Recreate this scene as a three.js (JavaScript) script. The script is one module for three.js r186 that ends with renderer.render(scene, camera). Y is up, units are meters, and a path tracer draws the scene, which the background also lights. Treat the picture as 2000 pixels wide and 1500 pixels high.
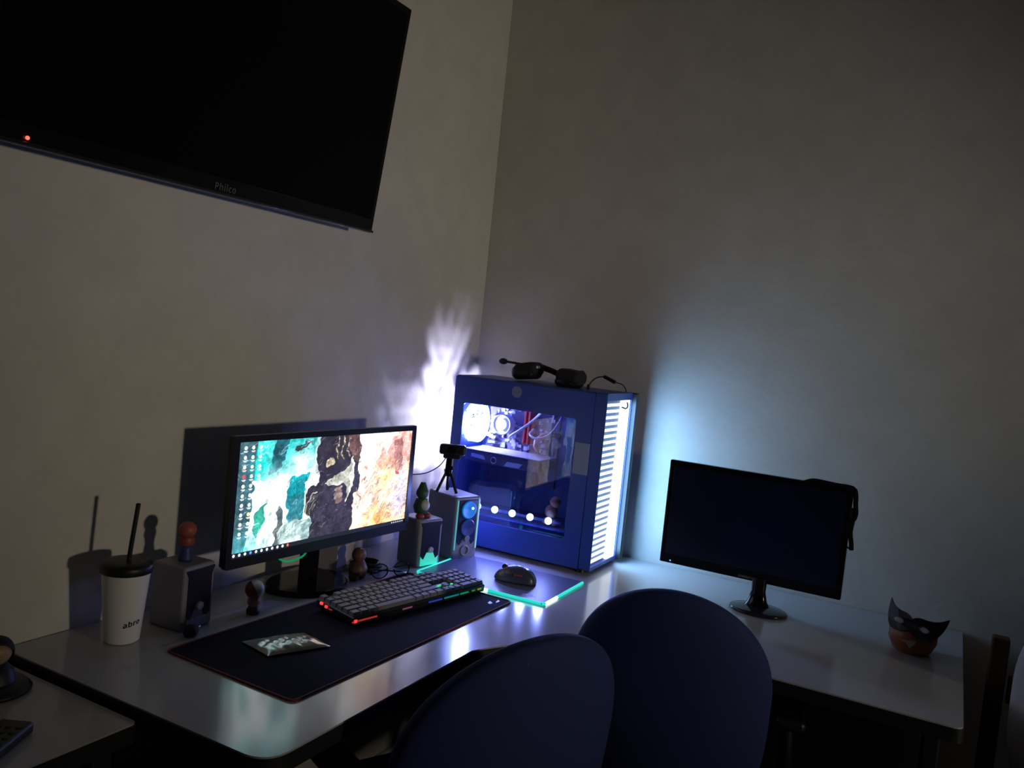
import * as THREE from 'three';
import { RoundedBoxGeometry } from 'three/addons/geometries/RoundedBoxGeometry.js';
import { mergeGeometries, mergeVertices } from 'three/addons/utils/BufferGeometryUtils.js';
import { FontLoader } from 'three/addons/loaders/FontLoader.js';
import { TextGeometry } from 'three/addons/geometries/TextGeometry.js';
import { RectAreaLightUniformsLib } from 'three/addons/lights/RectAreaLightUniformsLib.js';

// ---------- camera, exposure (corner of the room is the origin; x runs along the right wall, z along the left wall) ----------
RectAreaLightUniformsLib.init();
const scene = new THREE.Scene();
scene.background = new THREE.Color(0x000000);
const camera = new THREE.PerspectiveCamera(2 * Math.atan(750 / 1650) * 180 / Math.PI, 2000 / 1500, 0.05, 30);
{
  const yaw = 27.8 * Math.PI / 180, pitch = 3.2 * Math.PI / 180, roll = 5.74 * Math.PI / 180;
  const fw = new THREE.Vector3(-Math.sin(yaw) * Math.cos(pitch), -Math.sin(pitch), -Math.cos(yaw) * Math.cos(pitch));
  const rt = new THREE.Vector3().crossVectors(fw, new THREE.Vector3(0, 1, 0)).normalize();
  const up = new THREE.Vector3().crossVectors(rt, fw);
  const ir = rt.clone().multiplyScalar(Math.cos(roll)).addScaledVector(up, Math.sin(roll));
  const iu = up.clone().multiplyScalar(Math.cos(roll)).addScaledVector(rt, -Math.sin(roll));
  camera.position.set(1.43, 1.385, 2.40);
  camera.quaternion.setFromRotationMatrix(new THREE.Matrix4().makeBasis(ir, iu, fw.clone().negate()));
}
scene.add(camera);
const renderer = new THREE.WebGLRenderer({ antialias: true });
renderer.toneMapping = THREE.LinearToneMapping;
renderer.toneMappingExposure = 1.0;
renderer.shadowMap.enabled = true;
const LAMP = 9.5;          // candela of the floor lamp further back in the room
const LEDBAR = 28;         // radiance of the case's front light panel
const FANLED = 1.8;        // candela of the rear fan's light
const CASELED = 21;        // radiance of the light row in the case
const SCREEN = 0.9;        // radiance of the lit screen

// ---------- helpers ----------
let seed = 20240611;
const rnd = () => { seed = (seed * 1664525 + 1013904223) >>> 0; return seed / 4294967296; };
const V = (x, y, z) => new THREE.Vector3(x, y, z);
const lin = (r, g, b) => new THREE.Color().setRGB(r, g, b);
const taken = {};
const numbered = (n) => { const k = taken[n] = (taken[n] ?? -1) + 1; return k ? n + '_' + String(k).padStart(3, '0') : n; };
function mat(r, g, b, rough = 0.6, extra = {}) { return new THREE.MeshPhysicalMaterial({ color: lin(r, g, b), roughness: rough, ...extra }); }
function glow(r, g, b, k = 1, base = [0.6, 0.6, 0.6]) { return new THREE.MeshStandardMaterial({ color: lin(...base), roughness: 0.5, emissive: lin(r, g, b), emissiveIntensity: k }); }
function thing(name, label, category, pos = [0, 0, 0], turn = 0, group) {
  const o = new THREE.Group(); o.name = numbered(name); o.position.set(...pos); o.rotation.y = turn;
  o.userData = { label, category }; if (group) o.userData.group = group;
  scene.add(o); return o;
}
function part(parent, name, geo, m, label) {
  const o = new THREE.Mesh(Array.isArray(geo) ? join(geo) : geo, m); o.name = name; o.castShadow = o.receiveShadow = true;
  if (label) o.userData.label = label;
  parent.add(o); return o;
}
function single(name, label, category, geo, m, group) {
  const o = part(scene, numbered(name), geo, m); o.userData = { label, category }; if (group) o.userData.group = group; return o;
}
function struct(name, geo, m) { const o = part(scene, name, geo, m); o.userData.kind = 'structure'; return o; }
function join(list) {
  return mergeGeometries(list.map((g) => { const h = g.index ? g.toNonIndexed() : g.clone(); for (const k of Object.keys(h.attributes)) if (!['position', 'normal', 'uv'].includes(k)) h.deleteAttribute(k); return h; }));
}
const bx = (w, h, d, x = 0, y = 0, z = 0) => new THREE.BoxGeometry(w, h, d).translate(x, y, z);
const rb = (w, h, d, x = 0, y = 0, z = 0, r = 0.004, s = 2) => new RoundedBoxGeometry(w, h, d, s, Math.min(r, w / 2.01, h / 2.01, d / 2.01)).translate(x, y, z);
const cy = (r0, r1, h, x = 0, y = 0, z = 0, n = 24) => new THREE.CylinderGeometry(r0, r1, h, n).translate(x, y, z);
const sp = (r, x = 0, y = 0, z = 0, n = 20) => new THREE.SphereGeometry(r, n, Math.ceil(n * 0.7)).translate(x, y, z);
const lathe = (pts, n = 32) => new THREE.LatheGeometry(pts.map(([x, y]) => new THREE.Vector2(x, y)), n);
const tube = (pts, r, n = 40, k = 8, closed = false) => new THREE.TubeGeometry(new THREE.CatmullRomCurve3(pts.map((p) => V(...p)), closed), n, r, k, closed);
function extrude(shape, depth, bevel = 0, seg = 2) {
  return new THREE.ExtrudeGeometry(shape, { depth, bevelEnabled: bevel > 0, bevelSize: bevel, bevelThickness: bevel, bevelSegments: seg, curveSegments: 16 });
}
function roundRect(x0, y0, x1, y1, r) {
  const s = new THREE.Shape(); s.moveTo(x0 + r, y0); s.lineTo(x1 - r, y0); s.quadraticCurveTo(x1, y0, x1, y0 + r); s.lineTo(x1, y1 - r); s.quadraticCurveTo(x1, y1, x1 - r, y1);
  s.lineTo(x0 + r, y1); s.quadraticCurveTo(x0, y1, x0, y1 - r); s.lineTo(x0, y0 + r); s.quadraticCurveTo(x0, y0, x0 + r, y0); return s;
}
function metreUV(g, k = 1) {                                  // uv in metres, by the way each face points
  const p = g.attributes.position, n = g.attributes.normal, uv = new Float32Array(p.count * 2);
  for (let i = 0; i < p.count; i++) {
    const ax = Math.abs(n.getX(i)), ay = Math.abs(n.getY(i)), az = Math.abs(n.getZ(i));
    const [u, v] = ax >= ay && ax >= az ? [p.getZ(i), p.getY(i)] : ay >= az ? [p.getX(i), p.getZ(i)] : [p.getX(i), p.getY(i)];
    uv[2 * i] = u * k; uv[2 * i + 1] = v * k;
  }
  g.setAttribute('uv', new THREE.BufferAttribute(uv, 2)); return g;
}
function noiseTexture(size, layers, lo = 0, hi = 255) {       // tiling value noise, grey
  const a = new Float32Array(size * size);
  for (const [cells, amp] of layers) {
    const t = new Float32Array(cells * cells).map(() => rnd());
    for (let y = 0; y < size; y++) for (let x = 0; x < size; x++) {
      const fx = x / size * cells, fy = y / size * cells, x0 = Math.floor(fx), y0 = Math.floor(fy), sx = fx - x0, sy = fy - y0;
      const ux = sx * sx * (3 - 2 * sx), uy = sy * sy * (3 - 2 * sy), q = (i, j) => t[(j % cells) * cells + (i % cells)];
      a[y * size + x] += amp * ((q(x0, y0) * (1 - ux) + q(x0 + 1, y0) * ux) * (1 - uy) + (q(x0, y0 + 1) * (1 - ux) + q(x0 + 1, y0 + 1) * ux) * uy);
    }
  }
  const sum = layers.reduce((s, l) => s + l[1], 0), d = new Uint8Array(size * size * 4);
  for (let i = 0; i < a.length; i++) { const v = lo + (hi - lo) * a[i] / sum; d[4 * i] = d[4 * i + 1] = d[4 * i + 2] = v; d[4 * i + 3] = 255; }
  const tx = new THREE.DataTexture(d, size, size); tx.wrapS = tx.wrapT = THREE.RepeatWrapping; tx.magFilter = THREE.LinearFilter; tx.minFilter = THREE.LinearMipmapLinearFilter; tx.generateMipmaps = true; tx.needsUpdate = true;
  return tx;
}
function woodTexture() {
  const w = 256, h = 512, d = new Uint8Array(w * h * 4), base = new Float32Array(w).map(() => rnd());
  for (let y = 0; y < h; y++) for (let x = 0; x < w; x++) {
    const q = x + 5 * Math.sin(y * 0.021 + x * 0.03), v = 0.62 + 0.25 * Math.sin(q * 0.42) * Math.sin(q * 0.11) + 0.22 * (base[x] - 0.5);
    d.set([96 * v + 22, 54 * v + 12, 36 * v + 8, 255], 4 * (y * w + x));
  }
  const t = new THREE.DataTexture(d, w, h); t.colorSpace = THREE.SRGBColorSpace; t.wrapS = t.wrapT = THREE.RepeatWrapping; t.magFilter = THREE.LinearFilter; t.needsUpdate = true; return t;
}
const font = await new FontLoader().loadAsync('fonts/droid/droid_sans_bold.typeface.json');
const text = (s, size, depth = 0.0006) => { const g = new TextGeometry(s, { font, size, depth, curveSegments: 3 }); g.computeBoundingBox(); const b = g.boundingBox; return g.translate(-(b.min.x + b.max.x) / 2, -(b.min.y + b.max.y) / 2, 0); };

// ---------- materials ----------
const plasterBump = noiseTexture(256, [[8, 1], [32, 1], [128, 1.2]]);
const plasterTone = noiseTexture(256, [[4, 1], [16, 0.8], [64, 0.4]], 232, 255); plasterTone.colorSpace = THREE.SRGBColorSpace;
const fabricBump = noiseTexture(128, [[64, 1], [16, 0.3]]);
const M = {
  wall: mat(0.70, 0.68, 0.62, 0.92, { map: plasterTone, bumpMap: plasterBump, bumpScale: 0.0012 }),
  ceiling: mat(0.55, 0.54, 0.52, 0.95),
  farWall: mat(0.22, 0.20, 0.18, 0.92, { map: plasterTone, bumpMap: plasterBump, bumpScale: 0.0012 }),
  floor: mat(0.24, 0.20, 0.17, 0.5),
  laminate: mat(0.48, 0.475, 0.49, 0.15, { bumpMap: plasterBump, bumpScale: 0.00004 }),
  edge: mat(0.012, 0.012, 0.014, 0.5),
  leg: mat(0.02, 0.02, 0.022, 0.5),
  black: mat(0.008, 0.008, 0.010, 0.45),
  gloss: mat(0.006, 0.006, 0.008, 0.12, { specularIntensity: 0.5 }),
  strap: mat(0.005, 0.005, 0.009, 0.9, { specularIntensity: 0.3 }),
  matte: mat(0.012, 0.012, 0.015, 0.8),
  caseGlareBlue: mat(0.03, 0.08, 0.42, 0.42),  // black case; the blue of lens glare is put into its paint
  caseIn: mat(0.05, 0.08, 0.22, 0.6),
  pcb: mat(0.10, 0.08, 0.16, 0.55),
  steel: mat(0.6, 0.6, 0.66, 0.3, { metalness: 0.9 }),
  silver: mat(0.24, 0.24, 0.28, 0.4),
  chair: mat(0.013, 0.026, 0.13, 0.85, { bumpMap: fabricBump, bumpScale: 0.0006, sheen: 0.4, sheenColor: lin(0.05, 0.08, 0.25), sheenRoughness: 0.6 }),  // navy of fabric and sheen carries the blue lens flare
  keycap: mat(0.19, 0.18, 0.215, 0.55, { specularIntensity: 0.5 }),
  white: mat(0.78, 0.78, 0.76, 0.45),
  wood: new THREE.MeshPhysicalMaterial({ map: woodTexture(), roughness: 0.5 }),
  glassDark: mat(0.62, 0.70, 0.95, 0.0, { transmission: 1, thickness: 0, ior: 1.45 }),
  screenOff: mat(0.006, 0.010, 0.032, 0.2),  // slight blue of the lens veil mixed into the dark screen
};

// ---------- the room ----------
struct('floor', metreUV(bx(5.3, 0.1, 4.6, 2.5, -0.05, 2.1)), M.floor);
struct('ceiling', metreUV(bx(5.3, 0.1, 4.6, 2.5, 2.85, 2.1)), M.ceiling);
struct('wall_left', metreUV(bx(0.12, 2.8, 4.6, -0.06, 1.4, 2.1)), M.wall);
struct('wall_right', metreUV(bx(5.2, 2.8, 0.12, 2.6, 1.4, -0.11)), M.wall);
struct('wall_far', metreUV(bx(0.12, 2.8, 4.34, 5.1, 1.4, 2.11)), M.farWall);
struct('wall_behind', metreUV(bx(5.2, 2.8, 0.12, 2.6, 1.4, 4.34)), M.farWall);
struct('baseboard_left', rb(0.014, 0.08, 4.3, 0.007, 0.04, 2.12, 0.004), M.white);
struct('baseboard_right', rb(5.0, 0.08, 0.014, 2.53, 0.04, -0.043, 0.004), M.white);

// the only room light: a reading lamp far to the right of the picture, its opaque shade turned to the corner
{
  const t = thing('floor_lamp', 'floor reading lamp with opaque conical shade aimed at the corner', 'lamp', [4.45, 0, 1.55]);
  part(t, 'base', lathe([[0, 0], [0.15, 0], [0.15, 0.015], [0.03, 0.03], [0, 0.03]]), M.black);
  part(t, 'pole', tube([[0.16, 0.02, 0.02], [0.16, 0.8, 0.02], [0.16, 1.25, 0.02], [0.15, 1.31, 0.02]], 0.011, 30, 10), M.black);
  part(t, 'base_arm', tube([[0, 0.02, 0], [0.08, 0.022, 0.01], [0.16, 0.025, 0.02]], 0.011, 10, 8), M.black);
  const aim = V(-4.45, 0.28, -1.0).normalize(), turn = new THREE.Quaternion().setFromUnitVectors(V(0, -1, 0), aim);
  const shade = part(t, 'lamp_shade', lathe([[0.03, 0.16], [0.05, 0.15], [0.165, -0.12], [0.162, -0.12], [0.046, 0.146], [0.03, 0.156]], 40).applyQuaternion(turn).translate(0, 1.32, 0), M.black);
  part(shade, 'bulb', sp(0.11, 0, 0, 0, 24).translate(0, 1.32, 0), glow(1, 0.88, 0.72, 3));
  const l = new THREE.SpotLight(lin(1, 0.87, 0.68), LAMP, 0, 0.385, 1); l.position.set(0, 1.32, 0); l.target.position.set(-4.45, 1.6, -1.0); l.castShadow = true; l.shadow.radius = 5; t.add(l); t.add(l.target);
}

// ---------- corner desk ----------
const D = 0.75;
function deskShape(o = 0) {                                   // plan of the L, drawn in (x, -z); o shrinks the outline
  const s = new THREE.Shape(), A = 0.632 - o, B = 0.642 - o, E = 1.51 - o, w = 0.002 + o, q = -0.048 + o, r = 0.05, R = 0.3;
  const P = (x, z) => [x, -z];
  s.moveTo(...P(w, q)); s.lineTo(...P(E, q)); s.lineTo(...P(E, B - 0.02)); s.quadraticCurveTo(...P(E, B), ...P(E - 0.02, B));
  s.lineTo(...P(A + R, B)); s.quadraticCurveTo(...P(A + 0.3 * R, B + 0.3 * R), ...P(A, B + R));
  s.lineTo(...P(A, E - r)); s.quadraticCurveTo(...P(A, E), ...P(A - r, E)); s.lineTo(...P(w + 0.02, E)); s.quadraticCurveTo(...P(w, E), ...P(w, E - 0.02)); s.closePath();
  return s;
}
{
  const t = thing('corner_desk', 'white L-shaped corner desk with black edge carrying both monitors', 'desk');
  part(t, 'tabletop', metreUV(extrude(deskShape(0.002), 0.003).rotateX(-Math.PI / 2).translate(0, D - 0.003, 0)), M.laminate, 'glossy white laminate surface');
  part(t, 'edge_band', extrude(deskShape(0), 0.026).rotateX(-Math.PI / 2).translate(0, D - 0.0295, 0), M.edge, 'black edge band');
  part(t, 'leg_panel', rb(0.56, 0.71, 0.03, 0.30, 0.36, 1.44), M.leg);
  part(t, 'leg_panel', rb(0.03, 0.71, 0.56, 1.46, 0.36, 0.28), M.leg);
  part(t, 'corner_post', rb(0.08, 0.71, 0.08, 0.10, 0.36, 0.06), M.leg);
  part(t, 'modesty_panel', rb(0.016, 0.3, 1.3, 0.06, 0.56, 0.75), M.leg);
}
// ---------- side table at the left edge ----------
{
  const t = thing('side_table', 'low table with pale top and black edge at the left picture edge', 'table');
  part(t, 'tabletop', metreUV(extrude(roundRect(0.012, -2.35, 0.373, -1.519, 0.012), 0.003).rotateX(-Math.PI / 2).translate(0, 0.732, 0)), M.laminate);
  part(t, 'edge_band', extrude(roundRect(0.01, -2.352, 0.375, -1.517, 0.012), 0.028).rotateX(-Math.PI / 2).translate(0, 0.7035, 0), M.edge, 'black edge band');
  for (const [x, z] of [[0.05, 1.56], [0.335, 1.56], [0.05, 2.31], [0.335, 2.31]]) part(t, 'leg', rb(0.035, 0.70, 0.035, x, 0.352, z), M.leg);
}

// ---------- television on the left wall ----------
{
  const t = thing('television', 'large black television mounted on the left wall, switched off', 'television', [0.09, 1.607, 1.172]);
  t.rotation.set(0.113, Math.PI / 2, 0, 'YXZ');
  const W = 0.966, H = 0.55;
  part(t, 'housing', [rb(W, H, 0.022, 0, H / 2, -0.012, 0.004), rb(W - 0.09, H - 0.12, 0.028, 0, H / 2 - 0.052, -0.036, 0.01)], M.gloss);
  part(t, 'screen', rb(W - 0.03, H - 0.05, 0.002, 0, H / 2 + 0.009, 0, 0.001), mat(0.003, 0.003, 0.004, 0.2, { specularIntensity: 0.15 }));
  part(t, 'bottom_trim', rb(W - 0.004, 0.006, 0.008, 0, 0.004, 0.001, 0.002), mat(0.02, 0.02, 0.024, 0.1), 'glossy trim along the bottom edge');
  part(t, 'logo', text('Philco', 0.014).translate(0, 0.017, 0.0002), mat(0.08, 0.08, 0.075, 0.5), 'grey maker lettering');
  part(t, 'standby_light', sp(0.0032, -0.408, 0.0135, 0.002, 12), glow(1, 0.06, 0.03, 3.5), 'red standby light');
}
{ // its wall bracket
  const t = thing('wall_bracket', 'flat black wall bracket behind the television', 'bracket', [0, 1.86, 1.172]);
  part(t, 'wall_plate', rb(0.012, 0.3, 0.22, 0.007, 0, 0, 0.003), M.black);
  part(t, 'arm', rb(0.05, 0.03, 0.03, 0.036, 0.0, -0.07, 0.003), M.black);
  part(t, 'arm', rb(0.05, 0.03, 0.03, 0.036, 0.0, 0.07, 0.003), M.black);
}

// ---------- ultrawide monitor ----------
function wallpaper() {
  const W = 1024, H = 436, c = document.createElement('canvas'); c.width = W; c.height = H; const g = c.getContext('2d');
  g.fillStyle = '#dff4f2'; g.fillRect(0, 0, W, H);
  const blob = (x, y, rx, ry, rot, col) => { g.fillStyle = col; g.save(); g.translate(x, y); g.rotate(rot); g.scale(rx, ry); g.beginPath(); g.arc(0, 0, 1, 0, 7); g.fill(); g.restore(); };
  const soft = (x, y, r, col, a = 1) => { const q = g.createRadialGradient(x, y, 0, x, y, r); q.addColorStop(0, 'rgba(' + col + ',' + a + ')'); q.addColorStop(1, 'rgba(' + col + ',0)'); g.fillStyle = q; g.fillRect(x - r, y - r, 2 * r, 2 * r); };
  const poly = (p, col) => { g.fillStyle = col; g.beginPath(); p.forEach(([x, y], i) => i ? g.lineTo(x, y) : g.moveTo(x, y)); g.closePath(); g.fill(); };
  // teal left half
  poly([[0, 0], [400, 0], [400, 120], [300, 150], [230, 130], [150, 160], [0, 140]], '#3fb9b6');
  poly([[0, 0], [90, 0], [80, 260], [60, 436], [0, 436]], '#33525c');
  poly([[180, 0], [250, 0], [215, 110], [160, 140]], '#1c4f5d');
  soft(330, 40, 120, '20,150,150', 0.9); soft(120, 90, 80, '30,190,180', 0.9); soft(330, 110, 110, '240,255,255', 1); soft(200, 190, 110, '250,255,255', 1); soft(150, 250, 80, '240,255,252', 0.9);
  blob(320, 30, 46, 12, -0.2, '#2d4144'); blob(360, 22, 26, 9, 0.3, '#56706f');
  poly([[272, 150], [380, 140], [350, 190], [362, 230], [352, 330], [268, 344], [262, 230]], '#138b95');
  poly([[268, 240], [360, 225], [352, 330], [268, 344]], '#2b6d79');
  for (let i = 0; i < 8; i++) { g.strokeStyle = 'rgba(8,70,84,0.5)'; g.lineWidth = 3; g.beginPath(); g.moveTo(282 + i * 11, 150); g.quadraticCurveTo(272 + i * 10, 220, 280 + i * 10, 330); g.stroke(); }
  poly([[110, 270], [160, 240], [145, 340], [120, 380], [96, 360]], '#2f8f7c'); soft(70, 420, 120, '70,165,170', 0.8);
  poly([[205, 436], [212, 300], [228, 262], [240, 300], [238, 436]], '#4f5a5c'); poly([[225, 436], [250, 330], [420, 340], [400, 436]], '#7f9b9b');
  soft(300, 400, 90, '210,235,232', 0.9);
  for (let i = 0; i < 70; i++) { g.strokeStyle = i % 2 ? 'rgba(255,255,255,0.75)' : 'rgba(70,110,112,0.6)'; g.lineWidth = 1.5; const x = 215 + rnd() * 190, y = 350 + rnd() * 80, l = 8 + rnd() * 20; g.beginPath(); g.moveTo(x, y); g.lineTo(x + l, y - l * 0.9); g.stroke(); }
  // warm right half
  const q = g.createLinearGradient(620, 0, 1024, 436); q.addColorStop(0, '#fff6f0'); q.addColorStop(0.5, '#f6d3bd'); q.addColorStop(1, '#e9c49a'); g.fillStyle = q; g.fillRect(640, 0, 384, 436);
  poly([[815, 60], [850, 100], [900, 20], [960, 0], [1024, 0], [1024, 140], [960, 180], [900, 170], [820, 180], [790, 150]], '#d99b93');
  poly([[905, 40], [960, 30], [965, 160], [920, 190]], '#9a6a66'); soft(860, 210, 110, '246,205,120', 0.9); soft(980, 230, 60, '190,210,240', 0.9); blob(935, 190, 16, 10, 0.4, '#d23a33');
  soft(830, 390, 120, '240,170,80', 0.85); soft(700, 90, 90, '255,255,255', 1); soft(690, 330, 60, '255,240,220', 0.9); soft(970, 330, 90, '150,150,190', 0.8);
  for (let i = 0; i < 150; i++) { g.strokeStyle = ['rgba(120,80,80,0.5)', 'rgba(255,255,255,0.7)', 'rgba(90,70,90,0.45)', 'rgba(210,120,90,0.5)'][i % 4]; g.lineWidth = 1 + rnd() * 4; const x = 690 + rnd() * 330, y = 150 + rnd() * 270, l = 15 + rnd() * 45; g.beginPath(); g.moveTo(x, y); g.quadraticCurveTo(x + l * 0.4, y - l * 0.7, x + l, y - l * 0.8); g.stroke(); }
  // dark mass in the middle with a pale crescent blade
  poly([[420, 0], [640, 0], [672, 60], [660, 150], [690, 210], [640, 300], [660, 360], [640, 436], [390, 436], [410, 350], [360, 300], [372, 220], [440, 190], [410, 90]], '#2b2733');
  soft(520, 330, 140, '52,46,66', 0.9); soft(470, 120, 80, '40,34,44', 1);
  poly([[585, 0], [655, 0], [685, 70], [655, 130], [620, 100]], '#59403f');
  blob(492, 108, 22, 24, 0.3, '#b8ad92'); blob(488, 106, 12, 15, 0.3, '#8c8168');
  for (let k = 0; k < 3; k++) for (let i = 0; i < 9; i++) blob(528 + k * 34 + 3 * Math.sin(i), 8 + i * 11, 6, 5, 0.5, i % 2 ? '#a5967c' : '#6d604f');
  poly([[470, 205], [540, 165], [600, 140], [628, 96], [640, 130], [634, 220], [606, 290], [600, 230], [575, 205], [520, 205]], '#a7a79c');
  poly([[622, 105], [640, 130], [634, 220], [606, 290], [618, 200]], '#e6e6da');
  for (let k = 0; k < 4; k++) blob(545 + k * 3, 226 + k * 17, 22, 10, -0.2, k % 2 ? '#6f5c58' : '#8d7a73');
  g.lineCap = 'round';
  for (let k = 0; k < 5; k++) { g.strokeStyle = k % 2 ? '#5b584c' : '#c9c3a8'; g.lineWidth = 5 - k * 0.6; g.globalAlpha = 0.7; g.beginPath(); g.arc(640, 290, 60 - k * 9, -1.2 + k * 0.2, 0.9 - k * 0.1); g.stroke(); g.beginPath(); g.arc(432, 300, 66 - k * 10, 2.5 + k * 0.15, 4.6 - k * 0.2); g.stroke(); g.globalAlpha = 1; }
  for (let i = 0; i < 60; i++) { g.strokeStyle = 'rgba(200,195,190,0.35)'; g.lineWidth = 1.2; const x = 400 + rnd() * 270, y = 180 + rnd() * 240; g.beginPath(); g.moveTo(x, y); g.lineTo(x + 8 * rnd(), y - 12 * rnd()); g.stroke(); }
  for (let i = 0; i < 900; i++) {
    const x = rnd() * W, y = rnd() * 410, l = 5 + rnd() * 26, a = -0.9 + rnd() * 0.8 + (x < 400 ? 0.2 : 0);
    g.strokeStyle = (x > 400 && x < 660 ? (i % 3 ? 'rgba(20,16,28,' : 'rgba(170,160,150,') : x < 400 ? (i % 3 ? 'rgba(235,255,252,' : 'rgba(14,80,92,') : (i % 3 ? 'rgba(255,240,226,' : 'rgba(120,60,60,')) + (0.08 + rnd() * 0.3) + ')';
    g.lineWidth = 1 + rnd() * 5; g.beginPath(); g.moveTo(x, y); g.quadraticCurveTo(x + l * 0.5 * Math.cos(a) + 4, y + l * 0.5 * Math.sin(a), x + l * Math.cos(a), y + l * Math.sin(a)); g.stroke();
  }
  { // brush-like distortion of the print: every pixel is fetched from a nearby place
    const id = g.getImageData(0, 0, W, H), src = id.data.slice(), cell = 26, gw = Math.ceil(W / cell) + 2, gh = Math.ceil(H / cell) + 2;
    const field = (n) => { const t = Array.from({ length: gw * gh * n * n }, () => rnd() - 0.5), w = gw * n; return (x, y) => { const fx = x / cell * n, fy = y / cell * n, i = Math.floor(fx), j = Math.floor(fy); let u = fx - i, v = fy - j; u = u * u * (3 - 2 * u); v = v * v * (3 - 2 * v); return (t[j * w + i] * (1 - u) + t[j * w + i + 1] * u) * (1 - v) + (t[(j + 1) * w + i] * (1 - u) + t[(j + 1) * w + i + 1] * u) * v; }; };
    const ax = field(1), ay = field(1), bx2 = field(2), by2 = field(2), c1 = field(1), c2 = field(3);
    for (let y = 0; y < H; y++) for (let x = 0; x < W; x++) {
      const px = Math.min(W - 1, Math.max(0, Math.round(x + 20 * ax(x, y) + 9 * bx2(x, y)))), py = Math.min(H - 1, Math.max(0, Math.round(y + 20 * ay(x, y) + 9 * by2(x, y))));
      const k = 1.06 + 0.45 * c1(x, y) + 0.3 * c2(x, y), o = 4 * (y * W + x), q = 4 * (py * W + px);
      for (let n = 0; n < 3; n++) id.data[o + n] = Math.min(255, Math.max(0, src[q + n] * k));
    }
    g.putImageData(id, 0, 0);
  }
  // desktop icons and task bar
  for (let r = 0; r < 10; r++) for (let k = 0; k < (r < 5 ? 3 : 2); k++) {
    const x = 34 + k * 36, y = 24 + r * 36; g.fillStyle = ['#ffffff', '#eef4ff', '#f6f6f0', '#d9e8f0'][(r * 3 + k) % 4]; if (r === 3 && k === 0) g.fillStyle = '#ff4a55'; if (r === 7 && k === 1) g.fillStyle = '#ffe9a0';
    g.beginPath(); g.arc(x, y, 7.5, 0, 7); g.fill(); g.fillStyle = '#ffffff'; g.fillRect(x - 10, y + 11, 20, 2.4); g.fillRect(x - 6, y + 15, 13, 1.8);
  }
  g.fillStyle = '#191d27'; g.fillRect(0, 418, W, 18);
  for (let k = 0; k < 11; k++) { g.fillStyle = k === 3 ? '#4e9bff' : k === 10 ? '#ff6a50' : '#f4f6ff'; g.beginPath(); g.arc(16 + k * 27, 427, 6, 0, 7); g.fill(); }
  for (let k = 0; k < 6; k++) { g.fillStyle = '#cfd6e6'; g.fillRect(930 + k * 15, 424, 8, 5); }
  for (let k = 0; k < 14; k++) { g.fillStyle = '#ffffff'; g.fillRect(974 + (k % 2) * 24, 24 + k * 24, 12, 3); }
  const tx = new THREE.CanvasTexture(c); tx.colorSpace = THREE.SRGBColorSpace; return tx;
}
{
  const t = thing('monitor', 'lit ultrawide monitor showing colourful desktop wallpaper and icons', 'monitor', [0.1825, D, 0.866], Math.PI / 2 - 0.0595);
  const W = 0.592, H = 0.276, y0 = 0.104;
  const frame = roundRect(-W / 2, y0, W / 2, y0 + H, 0.005), hole = roundRect(-W / 2 + 0.014, y0 + 0.021, W / 2 - 0.014, y0 + H - 0.013, 0.001);
  frame.holes.push(hole);
  part(t, 'bezel', extrude(frame, 0.012).translate(0, 0, -0.012), mat(0.014, 0.014, 0.02, 0.3));
  part(t, 'back_housing', [rb(W - 0.004, H - 0.004, 0.012, 0, y0 + H / 2, -0.018, 0.004), rb(0.3, 0.18, 0.025, 0, y0 + 0.12, -0.034, 0.01)], M.black);
  const tx = wallpaper();
  part(t, 'screen', new THREE.PlaneGeometry(W - 0.028, H - 0.034).translate(0, y0 + H / 2 + 0.004, -0.004), new THREE.MeshStandardMaterial({ color: lin(0.01, 0.01, 0.01), roughness: 0.3, emissive: lin(1, 1, 1), emissiveMap: tx, emissiveIntensity: 1.6 }), 'bright desktop picture with icon columns');
  part(t, 'stand_neck', rb(0.055, 0.14, 0.016, 0, 0.071, -0.055, 0.006), M.gloss);
  const arc = new THREE.Shape(); arc.absarc(0, 0, 0.105, Math.PI, 2 * Math.PI); arc.quadraticCurveTo(0.08, 0.055, 0, 0.06); arc.quadraticCurveTo(-0.08, 0.055, -0.105, 0);
  part(t, 'stand_base', extrude(arc, 0.008, 0.003).rotateX(-Math.PI / 2).translate(0, 0.003, -0.075), M.gloss);
  const l = new THREE.RectAreaLight(lin(0.86, 0.95, 1), SCREEN * 0.35, W - 0.05, H - 0.06); l.position.set(0, y0 + H / 2, 0.002); l.rotation.y = Math.PI; t.add(l);
}

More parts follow.
